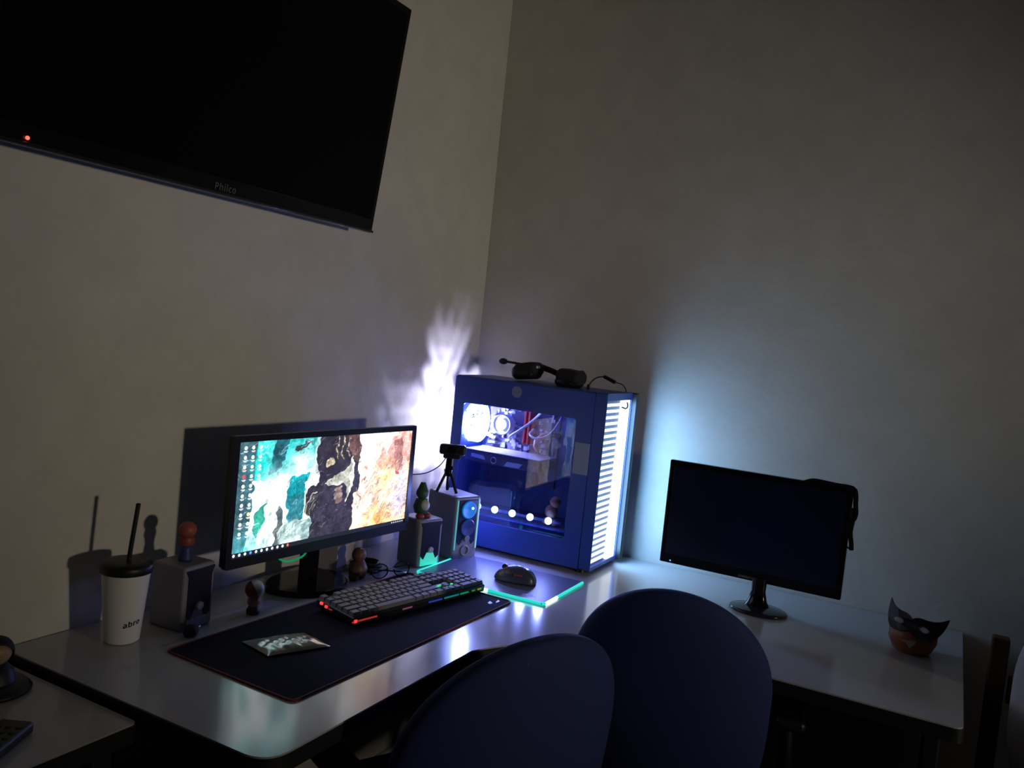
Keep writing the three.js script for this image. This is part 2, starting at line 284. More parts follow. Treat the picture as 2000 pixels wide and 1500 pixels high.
// ---------- second monitor, off ----------
{
  const t = thing('monitor', 'dark switched-off monitor on a round stand at the right wall', 'monitor', [1.002, D, 0.2]);
  const W = 0.462, H = 0.2775, y0 = 0.073;
  part(t, 'bezel', rb(W, H, 0.018, 0, y0 + H / 2, -0.009, 0.004), M.gloss);
  part(t, 'back_housing', rb(0.3, 0.17, 0.03, 0, y0 + 0.13, -0.03, 0.012), M.black);
  part(t, 'screen', rb(W - 0.028, H - 0.04, 0.001, 0, y0 + H / 2 + 0.006, 0.0002, 0.0004), M.screenOff);
  part(t, 'logo', text('SAMSUNG', 0.006, 0.0004).translate(0, y0 + 0.008, 0.0002), mat(0.2, 0.2, 0.22, 0.5), 'grey maker lettering');
  part(t, 'power_light', sp(0.0022, -W / 2 + 0.03, y0 + 0.008, 0.0005, 10), glow(0.08, 0.45, 1, 0.9), 'small blue power light');
  part(t, 'stand_neck', lathe([[0.034, 0.004], [0.024, 0.02], [0.018, 0.045], [0.019, 0.08]], 24).scale(1, 1, 0.7).translate(0.035, 0.006, -0.005), M.gloss);
  part(t, 'stand_base', lathe([[0, 0], [0.066, 0], [0.070, 0.004], [0.066, 0.009], [0.03, 0.014], [0, 0.015]], 40).scale(1.05, 1, 0.8).translate(0.04, 0, 0.0), mat(0.02, 0.02, 0.03, 0.15));
}
{ // strap hung over its corner
  const t = thing('strap', 'black strap draped over the right corner of the dark monitor', 'strap', [1.216, 1.0925, 0.192]);
  const seg = (pts, r, sx) => { const g = tube(pts, r, 30, 8); g.scale(1, 1, sx); return g; };
  part(t, 'band', [seg([[-0.1, 0.003, 0.002], [-0.08, 0.011, 0.0], [-0.05, 0.011, 0.002], [-0.025, 0.009, 0.0], [0.0, 0.009, 0.0], [0.017, 0.006, 0], [0.022, -0.008, 0.0], [0.024, -0.03, 0], [0.027, -0.055, 0.002], [0.02, -0.075, 0.0]], 0.0058, 1.3)], M.strap);
  part(t, 'buckle', rb(0.018, 0.03, 0.014, 0.022, -0.055, 0, 0.005), M.black);
  part(t, 'loose_end', [seg([[0.022, -0.07, 0], [0.02, -0.1, 0], [0.025, -0.125, 0.002], [0.027, -0.142, 0]], 0.0055, 1.2), seg([[0.02, -0.072, 0.004], [0.012, -0.1, 0.006], [0.01, -0.13, 0.004], [0.022, -0.14, 0]], 0.0022, 1)], M.strap);
}

// ---------- computer case ----------
{
  const cx = 0.105, cz = 0.028, L = 0.487, Hh = 0.506, Wd = 0.218;
  const t = thing('computer_case', 'black computer tower tinted blue for lens glare, with lit window and glowing front panel', 'computer', [cx, D, cz]);
  for (const [x, z] of [[0.03, 0.03], [0.45, 0.03], [0.03, 0.19], [0.45, 0.19]]) part(t, 'foot', cy(0.014, 0.016, 0.012, x, 0.006, z, 16), M.black);
  const b = 0.012;
  part(t, 'top_panel', rb(L - 0.036, 0.014, Wd - 0.006, (L - 0.036) / 2, Hh - 0.007, Wd / 2, 0.004), M.caseGlareBlue);
  part(t, 'bottom_panel', rb(L - 0.036, 0.006, Wd - 0.006, (L - 0.036) / 2, b + 0.003, Wd / 2, 0.002), M.caseGlareBlue);
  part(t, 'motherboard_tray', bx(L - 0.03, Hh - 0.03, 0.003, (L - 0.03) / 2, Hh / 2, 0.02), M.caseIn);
  part(t, 'far_side_panel', bx(L - 0.03, Hh - 0.02, 0.003, (L - 0.03) / 2, Hh / 2 + 0.004, 0.0015), M.caseGlareBlue);
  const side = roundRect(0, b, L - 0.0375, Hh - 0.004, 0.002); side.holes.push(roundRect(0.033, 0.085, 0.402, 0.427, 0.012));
  part(t, 'side_panel', extrude(side, 0.003, 0.001).translate(0, 0, Wd - 0.004), M.caseGlareBlue, 'painted steel side with large window cut-out');
  part(t, 'window_pane', extrude(roundRect(0.028, 0.08, 0.407, 0.432, 0.012), 0.0015).translate(0, 0, Wd - 0.0060), M.glassDark, 'tinted clear window');
  // back panel: real openings at the fan, the card slots and the ports
  const back = roundRect(0.001, b + 0.006, Wd - 0.001, Hh - 0.014, 0.002);          // drawn in (z, y)
  const fy = 0.360, fz = 0.098;
  for (let i = -5; i <= 5; i++) for (let j = -5; j <= 5; j++) {
    const hx = (i + (j & 1) * 0.5) * 0.0125, hy = j * 0.0108, rr = Math.hypot(hx, hy);
    if (rr > 0.056) continue;
    const h = new THREE.Path(); for (let k = 0; k < 6; k++) { const a = Math.PI / 6 + k * Math.PI / 3, q = [fz + hx + 0.0056 * Math.cos(a), fy + hy + 0.0056 * Math.sin(a)]; k ? h.lineTo(...q) : h.moveTo(...q); } h.closePath(); back.holes.push(h);
  }
  part(t, 'back_panel', extrude(back, 0.0012).applyMatrix4(new THREE.Matrix4().makeBasis(V(0, 0, 1), V(0, 1, 0), V(-1, 0, 0))).translate(0.0012, 0, 0), M.caseGlareBlue, 'rear panel with honeycomb fan grille');
  // rear fan
  const ring = new THREE.Shape(); ring.absarc(0, 0, 0.062, 0, 2 * Math.PI); const rh = new THREE.Path(); rh.absarc(0, 0, 0.057, 0, 2 * Math.PI); ring.holes.push(rh);
  const toX = new THREE.Matrix4().makeBasis(V(0, 0, 1), V(0, 1, 0), V(-1, 0, 0));
  const fan = part(t, 'rear_fan', extrude(ring, 0.022).applyMatrix4(toX).translate(0.028, fy, fz), glow(0.86, 0.88, 1, 5), 'translucent white glowing fan frame');
  const blades = []; for (let k = 0; k < 7; k++) { const s = new THREE.Shape(); s.moveTo(0.014, -0.006); s.quadraticCurveTo(0.04, -0.01, 0.053, 0.006); s.lineTo(0.047, 0.024); s.quadraticCurveTo(0.03, 0.014, 0.014, 0.007); blades.push(extrude(s, 0.002).rotateX(0.5).rotateZ(k * 2 * Math.PI / 7).applyMatrix4(toX).translate(0.02, fy, fz)); }
  part(fan, 'blades', blades, mat(0.8, 0.8, 0.85, 0.4));
  part(fan, 'hub', cy(0.018, 0.018, 0.014, 0, 0, 0).rotateZ(Math.PI / 2).translate(0.018, fy, fz), mat(0.6, 0.6, 0.65, 0.4));
  for (let k = 0; k < 4; k++) {
    const a = Math.PI / 4 + k * Math.PI / 2, q = part(fan, 'fan_led', sp(0.004, 0.0285, fy + 0.048 * Math.sin(a), fz + 0.048 * Math.cos(a), 10), glow(0.9, 0.92, 1, 6));
    const l = new THREE.SpotLight(lin(0.68, 0.66, 1), FANLED, 0, 1.5, 0.3); t.add(l.target); l.target.position.set(-1, fy + 0.048 * Math.sin(a), fz + 0.048 * Math.cos(a)); l.position.set(0.0285, fy + 0.048 * Math.sin(a), fz + 0.048 * Math.cos(a)); l.shadow.radius = 0.27; l.castShadow = true; t.add(l);
  }
  part(fan, 'inner_led', sp(0.006, 0.036, fy, fz, 12), glow(0.86, 0.88, 1, 6));
  { const l = new THREE.PointLight(lin(0.62, 0.60, 1), 0.42); l.position.set(0.036, fy, fz); l.shadow.radius = 0.3; l.castShadow = true; t.add(l); }
  // motherboard and what sits on it
  const mb = part(t, 'motherboard', bx(0.245, 0.29, 0.003, 0.145, 0.325, 0.026), M.pcb);
  const bits = []; for (let i = 0; i < 90; i++) { const w = 0.004 + rnd() * 0.014, h = 0.004 + rnd() * 0.012, d = 0.003 + rnd() * 0.012; bits.push(bx(w, h, d, 0.03 + rnd() * 0.22, 0.25 + rnd() * 0.215, 0.028 + d / 2)); }
  part(mb, 'small_components', bits, mat(0.5, 0.48, 0.6, 0.3, { metalness: 0.4 })).userData.kind = 'stuff';
  part(mb, 'heatsink', [0, 1, 2, 3, 4, 5].map((k) => bx(0.022, 0.007, 0.026, 0.052, 0.30 + k * 0.016, 0.042)), M.silver);
  const cooler = part(t, 'processor_cooler', [cy(0.030, 0.030, 0.03, 0, 0, 0, 32).rotateX(Math.PI / 2).translate(0.096, 0.362, 0.065)], mat(0.5, 0.5, 0.58, 0.35));
  part(cooler, 'rim', new THREE.TorusGeometry(0.030, 0.003, 10, 40).translate(0.096, 0.362, 0.081), M.steel);
  part(cooler, 'hub', cy(0.017, 0.017, 0.004, 0, 0, 0, 24).rotateX(Math.PI / 2).translate(0.096, 0.362, 0.082), glow(0.85, 0.95, 1, 1.6), 'lit round cap');
  part(t, 'memory_stick', rb(0.007, 0.118, 0.034, 0.166, 0.37, 0.048, 0.002), mat(0.55, 0.06, 0.06, 0.4), 'red memory stick');
  part(t, 'memory_stick', rb(0.007, 0.118, 0.034, 0.180, 0.37, 0.048, 0.002), mat(0.55, 0.06, 0.06, 0.4), 'red memory stick');
  const gpu = part(t, 'graphics_card', rb(0.262, 0.036, 0.115, 0.143, 0.262, 0.095, 0.006), mat(0.10, 0.09, 0.14, 0.35));
  part(gpu, 'backplate', rb(0.262, 0.003, 0.118, 0.143, 0.2815, 0.096, 0.001), mat(0.55, 0.48, 0.52, 0.35));
  for (const [pts, x, y] of [[[[0, 0], [0.05, 0], [0.062, 0.014], [0.01, 0.014]], 0.155, 0.248], [[[0, 0.004], [0.05, 0], [0.042, 0.012], [0, 0.014]], 0.04, 0.256]])
    part(gpu, 'shroud_accent', extrude(new THREE.Shape(pts.map((q) => new THREE.Vector2(...q))), 0.002).translate(x, y, 0.1525), mat(0.5, 0.5, 0.58, 0.3), 'pale grey shroud trim');
  part(gpu, 'shroud_ring', new THREE.TorusGeometry(0.009, 0.0016, 8, 24).translate(0.118, 0.259, 0.154), M.steel);
  const shroud = part(t, 'power_supply_cover', [rb(L - 0.05, 0.082, 0.175, (L - 0.05) / 2 + 0.004, b + 0.047, 0.11, 0.003)], M.caseIn);
  part(shroud, 'edge_lip', rb(L - 0.06, 0.004, 0.006, (L - 0.05) / 2, 0.099, 0.198, 0.001), M.caseGlareBlue);
  part(t, 'drive_bay_plate', [bx(0.03, 0.34, 0.12, 0.385, 0.28, 0.09)], M.caseIn);
  part(t, 'drive_bracket', [rb(0.013, 0.078, 0.006, 0.3955, 0.383, 0.2035, 0.001), cy(0.002, 0.002, 0.008, 0, 0, 0, 8).rotateX(Math.PI / 2).translate(0.3955, 0.415, 0.204), cy(0.002, 0.002, 0.008, 0, 0, 0, 8).rotateX(Math.PI / 2).translate(0.3955, 0.352, 0.204)], mat(0.62, 0.58, 0.66, 0.4), 'pale metal bracket');
  part(t, 'cable', tube([[0.27, 0.44, 0.14], [0.24, 0.40, 0.15], [0.19, 0.36, 0.14], [0.15, 0.335, 0.12], [0.13, 0.32, 0.08]], 0.0045, 40, 8), mat(0.45, 0.42, 0.5, 0.5));
  part(t, 'cable', tube([[0.32, 0.44, 0.12], [0.315, 0.40, 0.14], [0.29, 0.36, 0.15], [0.25, 0.345, 0.15], [0.22, 0.35, 0.13], [0.2, 0.36, 0.07]], 0.0035, 40, 8), mat(0.5, 0.47, 0.5, 0.5));
  part(t, 'cable', [0, 1, 2].map((k) => tube([[0.27, 0.345 + k * 0.006, 0.03], [0.245, 0.34 + k * 0.006, 0.09], [0.225, 0.32 + k * 0.006, 0.1], [0.215, 0.29 + k * 0.006, 0.05]], 0.004, 30, 6)), mat(0.7, 0.35, 0.3, 0.5), 'pinkish cable bundle');
  // light strip along the top of the window, inside
  part(t, 'top_light_strip', bx(0.25, 0.004, 0.006, 0.155, 0.437, 0.19), glow(0.9, 0.92, 1, 4), 'white light strip inside above the board');
  { const l = new THREE.RectAreaLight(lin(0.86, 0.78, 1), 18, 0.24, 0.012); l.position.set(0.155, 0.434, 0.188); l.rotation.x = -Math.PI / 2 - 0.4; l.castShadow = true; t.add(l); l.lookAt(new THREE.Vector3(cx + 0.13, D + 0.2, cz + 0.04)); }
  // row of five light points
  part(t, 'light_rail', bx(0.36, 0.008, 0.004, 0.2, 0.1225, 0.196), M.caseIn);
  for (let k = 0; k < 5; k++) {
    const x = 0.106 + k * 0.0585;
    part(t, 'light_point', sp(0.0105, x, 0.1235, 0.2, 16).scale(1, 1, 1), glow(0.75, 0.85, 1, 6), 'bright blue-white light point');
    const l = new THREE.RectAreaLight(lin(0.56, 0.56, 1), 24 * CASELED, 0.016, 0.016); l.position.set(x, 0.1235, 0.2105); l.rotation.y = Math.PI; t.add(l);
  }
  // stickers on the painted side
  part(t, 'badge', cy(0.0165, 0.0165, 0.0006, 0, 0, 0, 32).rotateX(Math.PI / 2).translate(0.208, 0.478, Wd + 0.0005), mat(0.22, 0.28, 0.45, 0.4), 'round greyish badge');
  part(t, 'sticker', bx(0.046, 0.088, 0.0004, 0.428, 0.318, Wd + 0.0004), mat(0.28, 0.36, 0.55, 0.6), 'pale rectangular sticker');
  // front: frame, back plate, light bars
  const fr = roundRect(0.0, b, Wd, Hh, 0.005); fr.holes.push(roundRect(0.024, b + 0.010, Wd - 0.003, Hh - 0.020, 0.002));
  const fm = new THREE.Matrix4().makeBasis(V(0, 0, 1), V(0, 1, 0), V(-1, 0, 0));
  const front = part(t, 'front_frame', extrude(fr, 0.034).applyMatrix4(fm).translate(L, 0, 0), M.caseGlareBlue);
  part(front, 'far_rim', rb(0.018, Hh - b, 0.02, L + 0.006, (Hh + b) / 2, 0.0105, 0.003), M.black);
  part(front, 'back_plate', bx(0.003, Hh - 0.03, Wd - 0.027, L - 0.014, Hh / 2 - 0.002, Wd / 2 + 0.0105), mat(0.10, 0.20, 0.42, 0.5));
  const bar = rb(0.007, 0.0075, 0.15, 0, 0, 0, 0.002, 1), barM = glow(0.86, 0.95, 1, 1.5);
  for (let k = 0; k < 26; k++) { const o = part(t, 'light_bar', bar, barM); o.position.set(L - 0.008, 0.034 + k * 0.01755, 0.138); }
  part(t, 'light_column', rb(0.0085, Hh - 0.034, 0.062, L - 0.0078, Hh / 2 - 0.002, 0.057, 0.003), glow(0.9, 0.96, 1, 1.8), 'solid white light column');
  part(t, 'front_clip', tube([[L, 0.466, 0.10], [L + 0.006, 0.463, 0.082], [L + 0.006, 0.47, 0.07], [L + 0.004, 0.48, 0.072]], 0.002, 16, 6), M.black);
  const l = new THREE.RectAreaLight(lin(0.24, 0.54, 1), LEDBAR, 0.05, Hh - 0.06); l.position.set(L + 0.006, Hh / 2, 0.055); l.rotation.y = -Math.PI / 2 + 0.5; t.add(l);
}

// ---------- things on top of the case ----------
const TOP = D + 0.506;
{
  const t = thing('headset', 'black headset with microphone lying on top of the computer tower', 'headset', [0.34, TOP, 0.13]);
  const cup = (x, y, z, rz) => rb(0.075, 0.042, 0.08, 0, 0, 0, 0.018, 4).rotateZ(rz).translate(x, y, z);
  part(t, 'ear_cup', cup(-0.04, 0.036, 0.03, 0.2), M.matte); part(t, 'ear_cup', cup(0.1, 0.03, 0.03, -0.1), M.matte);
  part(t, 'ear_pad', cup(-0.045, 0.028, 0.03, 0.12), M.black); part(t, 'ear_pad', new THREE.TorusGeometry(0.03, 0.013, 12, 32).rotateX(Math.PI / 2).translate(0.095, 0.0135, 0.03), M.black);
  part(t, 'headband', tube([[-0.045, 0.042, 0.03], [-0.04, 0.05, -0.01], [-0.01, 0.04, -0.045], [0.04, 0.026, -0.06], [0.085, 0.033, -0.045], [0.115, 0.042, -0.01], [0.1, 0.034, 0.03]], 0.009, 60, 10), M.matte);
  part(t, 'microphone_boom', tube([[-0.02, 0.042, 0.05], [-0.04, 0.049, 0.055], [-0.075, 0.052, 0.055], [-0.11, 0.053, 0.05]], 0.0035, 30, 8), M.matte);
  part(t, 'microphone_foam', sp(0.0095, 0, 0, 0, 16).scale(1.5, 0.95, 0.95).translate(-0.117, 0.053, 0.05), M.matte);
  part(t, 'adjuster', [rb(0.02, 0.008, 0.02, -0.01, 0.047, 0.045, 0.002), cy(0.003, 0.003, 0.004, -0.022, 0.05, 0.05, 10)], M.steel);
}
{
  const t = thing('cable_controller', 'small inline cable controller arching over the tower front', 'controller', [0.5, TOP, 0.12]);
  part(t, 'cable', tube([[-0.008, 0.003, 0.03], [-0.006, 0.02, 0.02], [0.008, 0.036, 0.01], [0.022, 0.04, 0.0]], 0.0022, 24, 6), M.black);
  part(t, 'cable', tube([[0.055, 0.027, -0.02], [0.072, 0.022, -0.03], [0.082, 0.01, -0.034], [0.084, 0.003, -0.034]], 0.0016, 24, 6), M.black);
  part(t, 'controller_box', rb(0.04, 0.010, 0.014, 0, 0, 0, 0.003).rotateZ(-0.36).translate(0.04, 0.034, -0.008), M.gloss);
  part(t, 'plug', rb(0.007, 0.014, 0.007, -0.008, 0.007, 0.03, 0.001), M.black);
}

// ---------- speakers ----------
function smallSpeaker(label, pos, turn, lit) {
  const t = thing('speaker', label, 'speaker', pos, turn, 'pair of small desk speakers');
  const W = 0.082, H = 0.128, Dp = 0.085;
  part(t, 'cabinet', rb(W, H, Dp, 0, H / 2, -Dp / 2, 0.006, 3), M.silver, 'silver-grey cabinet');
  const s = new THREE.Shape([[-0.03, 0.028], [-0.022, 0.022], [-0.012, 0.041], [0.012, 0.041], [0.022, 0.022], [0.03, 0.028], [0.03, 0.106], [0.037, 0.12], [-0.037, 0.12], [-0.03, 0.106]].map((q) => new THREE.Vector2(...q)));
  part(t, 'grille', extrude(s, 0.002, 0.0006).translate(0, 0, 0.0004), mat(0.008, 0.008, 0.02, 0.35), 'black front grille with notched bottom');
  const knob = part(t, 'volume_knob', cy(0.008, 0.009, 0.008, 0, 0, 0, 20).rotateX(Math.PI / 2).translate(0, 0.046, 0.004), mat(0.5, 0.5, 0.55, 0.35));
  if (lit) {
    part(t, 'light_panel', extrude(new THREE.Shape([[-0.031, 0.004], [0.031, 0.004], [0.031, 0.03], [0.021, 0.021], [0.012, 0.038], [-0.012, 0.038], [-0.021, 0.021], [-0.031, 0.03]].map((q) => new THREE.Vector2(...q))), 0.0015).translate(0, 0, 0.0006), glow(0.0, 0.62, 0.42, 0.75, [0.3, 0.6, 0.5]), 'teal glowing lower panel');
    const l = new THREE.RectAreaLight(lin(0, 0.9, 0.65), 1.0, 0.06, 0.024); l.position.set(0, 0.016, 0.004); l.rotation.y = Math.PI; t.add(l);
  } else part(t, 'lower_trim', rb(0.06, 0.02, 0.003, 0, 0.014, 0.001, 0.001), M.silver);
  return t;
}
smallSpeaker('small grey speaker with black front beside the white tumbler', [0.158, D, 1.218], Math.PI / 2 + 0.08, false);
smallSpeaker('small grey speaker with teal lit bottom beside the ultrawide monitor', [0.232, D, 0.505], Math.PI / 2 - 0.25, true);
{
  const t = thing('speaker', 'taller grey speaker with blue lit drivers next to the tower', 'speaker', [0.262, D, 0.372], Math.PI / 2 - 0.35);
  const W = 0.088, H = 0.178, Dp = 0.13;
  part(t, 'cabinet', rb(W, H, Dp, 0, H / 2, -Dp / 2, 0.006, 3), M.silver, 'silver-grey cabinet');
  const s = new THREE.Shape([[-0.031, 0.052], [-0.022, 0.044], [-0.012, 0.06], [0.012, 0.06], [0.022, 0.044], [0.031, 0.052], [0.031, 0.168], [-0.031, 0.168]].map((q) => new THREE.Vector2(...q)));
  part(t, 'grille', extrude(s, 0.002, 0.0006).translate(0, 0, 0.0004), mat(0.01, 0.02, 0.07, 0.3), 'dark blue front grille');
  const dr = part(t, 'driver', lathe([[0, 0.002], [0.01, 0.003], [0.022, 0.0065], [0.024, 0.006], [0.025, 0.003]], 32).rotateX(Math.PI / 2).translate(0, 0.142, 0.002), glow(0.0, 0.22, 0.8, 0.55, [0.02, 0.1, 0.3]), 'blue lit upper driver');
  part(dr, 'driver_light', sp(0.004, 0.012, 0.146, 0.008, 10).scale(1, 1, 0.9), glow(0.6, 0.9, 1, 1.4));
  part(t, 'driver', lathe([[0, 0.002], [0.01, 0.003], [0.022, 0.0065], [0.024, 0.006], [0.025, 0.003]], 32).rotateX(Math.PI / 2).translate(0, 0.092, 0.002), mat(0.03, 0.06, 0.2, 0.3));
  part(t, 'edge_strip', rb(0.003, 0.14, 0.004, -0.038, 0.1, 0.002, 0.001), glow(0.1, 0.65, 0.75, 0.45, [0.3, 0.5, 0.55]), 'thin cyan light strip');
  part(t, 'edge_strip', rb(0.003, 0.14, 0.004, 0.038, 0.1, 0.002, 0.001), glow(0.3, 0.75, 0.85, 0.6, [0.3, 0.5, 0.55]), 'thin cyan light strip');
  part(t, 'volume_knob', cy(0.009, 0.010, 0.009, 0, 0, 0, 20).rotateX(Math.PI / 2).translate(0, 0.062, 0.005), M.silver);
  part(t, 'bass_port', new THREE.TorusGeometry(0.013, 0.003, 10, 28).translate(0, 0.026, 0.001), mat(0.25, 0.25, 0.28, 0.3));
}
// ---------- webcam on a tripod, standing on the tall speaker ----------
{
  const t = thing('webcam_tripod', 'black webcam on a mini tripod standing on the taller speaker', 'webcam', [0.195, D + 0.178, 0.385], 0.5);
  for (let k = 0; k < 3; k++) { const a = 0.5 + k * 2.094; part(t, 'leg', tube([[0, 0.075, 0], [0.014 * Math.cos(a), 0.045, 0.014 * Math.sin(a)], [0.032 * Math.cos(a), 0.0045, 0.032 * Math.sin(a)]], 0.0045, 12, 6), M.black); }
  part(t, 'column', [cy(0.010, 0.011, 0.05, 0, 0.075, 0, 14), cy(0.014, 0.011, 0.012, 0, 0.062, 0, 14)], M.gloss);
  part(t, 'joint', [sp(0.009, 0, 0.1, 0, 14), cy(0.003, 0.003, 0.02, 0.008, 0.09, 0.01, 8)], M.steel);
  part(t, 'camera_body', [rb(0.075, 0.03, 0.03, 0.006, 0.125, 0, 0.008, 3), rb(0.05, 0.014, 0.022, 0.006, 0.106, 0, 0.005)], M.black);
  part(t, 'lens', cy(0.010, 0.010, 0.006, 0, 0, 0, 20).rotateX(Math.PI / 2).translate(0.006, 0.125, 0.017), M.gloss);
  part(t, 'cable', tube([[-0.005, 0.11, -0.014], [-0.03, 0.07, -0.03], [-0.06, 0.05, -0.02], [-0.09, 0.045, 0.0], [-0.13, 0.046, 0.02]], 0.0018, 40, 6), M.black);
}

// ---------- plain toy figures ----------
function pegToy(label, pos, parts, turn = 0) { const t = thing('toy_figure', label, 'toy', pos, turn); for (const [n, g, m, l] of parts) part(t, n, g, m, l); return t; }
const tone = (r, g, b) => mat(r, g, b, 0.5);
pegToy('red-topped blue peg toy standing on the speaker by the tumbler', [0.118, D + 0.128, 1.222], [
  ['base', lathe([[0, 0], [0.013, 0], [0.014, 0.006], [0.011, 0.02], [0.013, 0.032], [0, 0.033]], 20), tone(0.03, 0.05, 0.2)],
  ['body', lathe([[0.0125, 0.031], [0.0155, 0.038], [0.0145, 0.046], [0.012, 0.05], [0, 0.051]], 20), tone(0.28, 0.06, 0.05)],
  ['knob', sp(0.0175, 0, 0.0655, 0, 20).scale(1, 0.95, 1), tone(0.36, 0.09, 0.07)]]);
pegToy('cream and salmon peg toy standing between speaker and monitor base', [0.175, D, 1.083], [
  ['base', lathe([[0, 0], [0.0135, 0], [0.0145, 0.008], [0.009, 0.018], [0, 0.02]], 20), tone(0.10, 0.05, 0.04)],
  ['body', lathe([[0.009, 0.016], [0.014, 0.024], [0.012, 0.036], [0, 0.038]], 18), tone(0.55, 0.26, 0.2)],
  ['knob', new THREE.SphereGeometry(0.02, 24, 16, 0, Math.PI * 2, 0, Math.PI / 2).rotateZ(-1.1).rotateY(1.0).translate(0, 0.052, 0), tone(0.62, 0.57, 0.55)],
  ['knob_half', new THREE.SphereGeometry(0.02, 24, 16, 0, Math.PI * 2, Math.PI / 2, Math.PI / 2).rotateZ(-1.1).rotateY(1.0).translate(0, 0.052, 0), tone(0.30, 0.04, 0.06), 'dark red half of the knob']]);
pegToy('dark green and white peg toy standing on the teal-lit speaker', [0.195, D + 0.128, 0.508], [
  ['feet', [sp(0.012, 0.008, 0.008, 0.014, 14).scale(1, 0.7, 1), sp(0.012, 0.012, 0.008, -0.012, 14).scale(1, 0.7, 1)], tone(0.3, 0.05, 0.05)],
  ['body', lathe([[0, 0.008], [0.018, 0.012], [0.022, 0.03], [0.015, 0.05], [0, 0.054]], 20), tone(0.04, 0.10, 0.07)],
  ['belly', sp(0.014, 0.013, 0.032, 0.004, 16).scale(1, 1.1, 1), tone(0.55, 0.58, 0.5)],
  ['head', sp(0.017, 0, 0.066, 0, 18), tone(0.04, 0.11, 0.06)],
  ['cap', cy(0.006, 0.014, 0.02, 0, 0.085, 0, 16), tone(0.03, 0.09, 0.05)]]);
pegToy('brown peg toy standing inside the lit computer tower', [0.432, D + 0.102, 0.185], [
  ['legs', [sp(0.012, -0.012, 0.010, 0, 14), sp(0.011, 0.012, 0.010, 0, 14)], tone(0.45, 0.22, 0.16)],
  ['body', sp(0.02, 0, 0.036, 0, 18).scale(0.95, 1.1, 0.8), tone(0.3, 0.12, 0.08)],
  ['belly', sp(0.013, 0.003, 0.036, 0.008, 16), tone(0.6, 0.4, 0.33)],
  ['head', sp(0.016, 0.01, 0.07, 0, 18), tone(0.4, 0.17, 0.10)]]);
pegToy('tan-headed toy on a round black base at the left edge', [0.12, 0.735, 1.59], [
  ['base', lathe([[0, 0], [0.052, 0], [0.054, 0.005], [0.045, 0.014], [0.02, 0.018], [0, 0.018]], 32), M.black],
  ['body', lathe([[0.03, 0.016], [0.026, 0.034], [0.014, 0.046], [0, 0.048]], 24), mat(0.012, 0.012, 0.014, 0.5)],
  ['head', sp(0.022, 0, 0.064, 0, 20), tone(0.4, 0.27, 0.15)],
  ['hood', new THREE.SphereGeometry(0.0255, 20, 14, 0, Math.PI * 2, 0, Math.PI * 0.55).rotateZ(0.9).rotateY(-0.6).translate(0, 0.064, 0), M.matte]]);
{
  const t = thing('remote_control', 'black slab remote lying on the side table', 'remote', [0.30, 0.735, 1.70], 0.5);
  part(t, 'body', rb(0.05, 0.018, 0.13, 0, 0.009, 0, 0.006, 3), M.black);
  part(t, 'buttons', [0, 1, 2, 3].flatMap((j) => [-0.014, 0, 0.014].map((x) => cy(0.0045, 0.0045, 0.002, x, 0.0185, -0.04 + j * 0.016, 10))), mat(0.03, 0.03, 0.03, 0.6));
}
// ---------- masquerade mask on an orange pot ----------
{
  const t = thing('mask_pot', 'orange pot wearing a dark pointed party mask near the desk end', 'pot', [1.40, D, 0.225], 0.02);
  part(t, 'pot', lathe([[0, 0], [0.034, 0], [0.042, 0.006], [0.052, 0.028], [0.052, 0.048], [0.044, 0.062], [0.040, 0.064], [0.038, 0.05], [0, 0.045]], 36), mat(0.30, 0.085, 0.04, 0.4), 'orange glazed pot');
  const s = new THREE.Shape(); s.moveTo(0, 0.012); s.quadraticCurveTo(-0.02, -0.004, -0.045, 0.004); s.quadraticCurveTo(-0.064, 0.022, -0.066, 0.066); s.quadraticCurveTo(-0.05, 0.046, -0.024, 0.046); s.quadraticCurveTo(-0.008, 0.046, 0, 0.036);
  s.quadraticCurveTo(0.008, 0.046, 0.024, 0.046); s.quadraticCurveTo(0.05, 0.046, 0.066, 0.066); s.quadraticCurveTo(0.064, 0.022, 0.045, 0.004); s.quadraticCurveTo(0.02, -0.004, 0, 0.012);
  for (const k of [-1, 1]) { const e = new THREE.Path(); e.absellipse(k * 0.028, 0.024, 0.013, 0.0075, 0, Math.PI * 2); s.holes.push(e); }
  const g = extrude(s, 0.003, 0.0008); const p = g.attributes.position;
  for (let i = 0; i < p.count; i++) { const x = p.getX(i); p.setZ(i, p.getZ(i) - 5.2 * x * x); } g.computeVertexNormals();
  part(t, 'mask', g.rotateZ(-0.1).rotateX(-0.3).rotateY(-0.35).translate(-0.012, 0.05, 0.054), mat(0.008, 0.008, 0.022, 0.45), 'dark pointed eye mask');
  for (const k of [-1, 1]) part(t, 'eye_inlay', sp(0.0125, 0, 0, 0, 14).scale(1, 0.6, 0.2).translate(k * 0.028, 0.024, -0.005).rotateZ(-0.1).rotateX(-0.3).rotateY(-0.35).translate(-0.012, 0.05, 0.054), mat(0.6, 0.58, 0.6, 0.5), 'pale eye opening');
  part(t, 'mouth_plate', extrude(new THREE.Shape([[-0.024, 0.012], [0.014, 0.014], [0.01, 0.004], [0.002, -0.004], [-0.006, 0.006]].map((q) => new THREE.Vector2(...q))), 0.002).rotateX(-0.1).translate(-0.006, 0.024, 0.0515), mat(0.4, 0.34, 0.34, 0.5), 'pale mark on the pot');
}

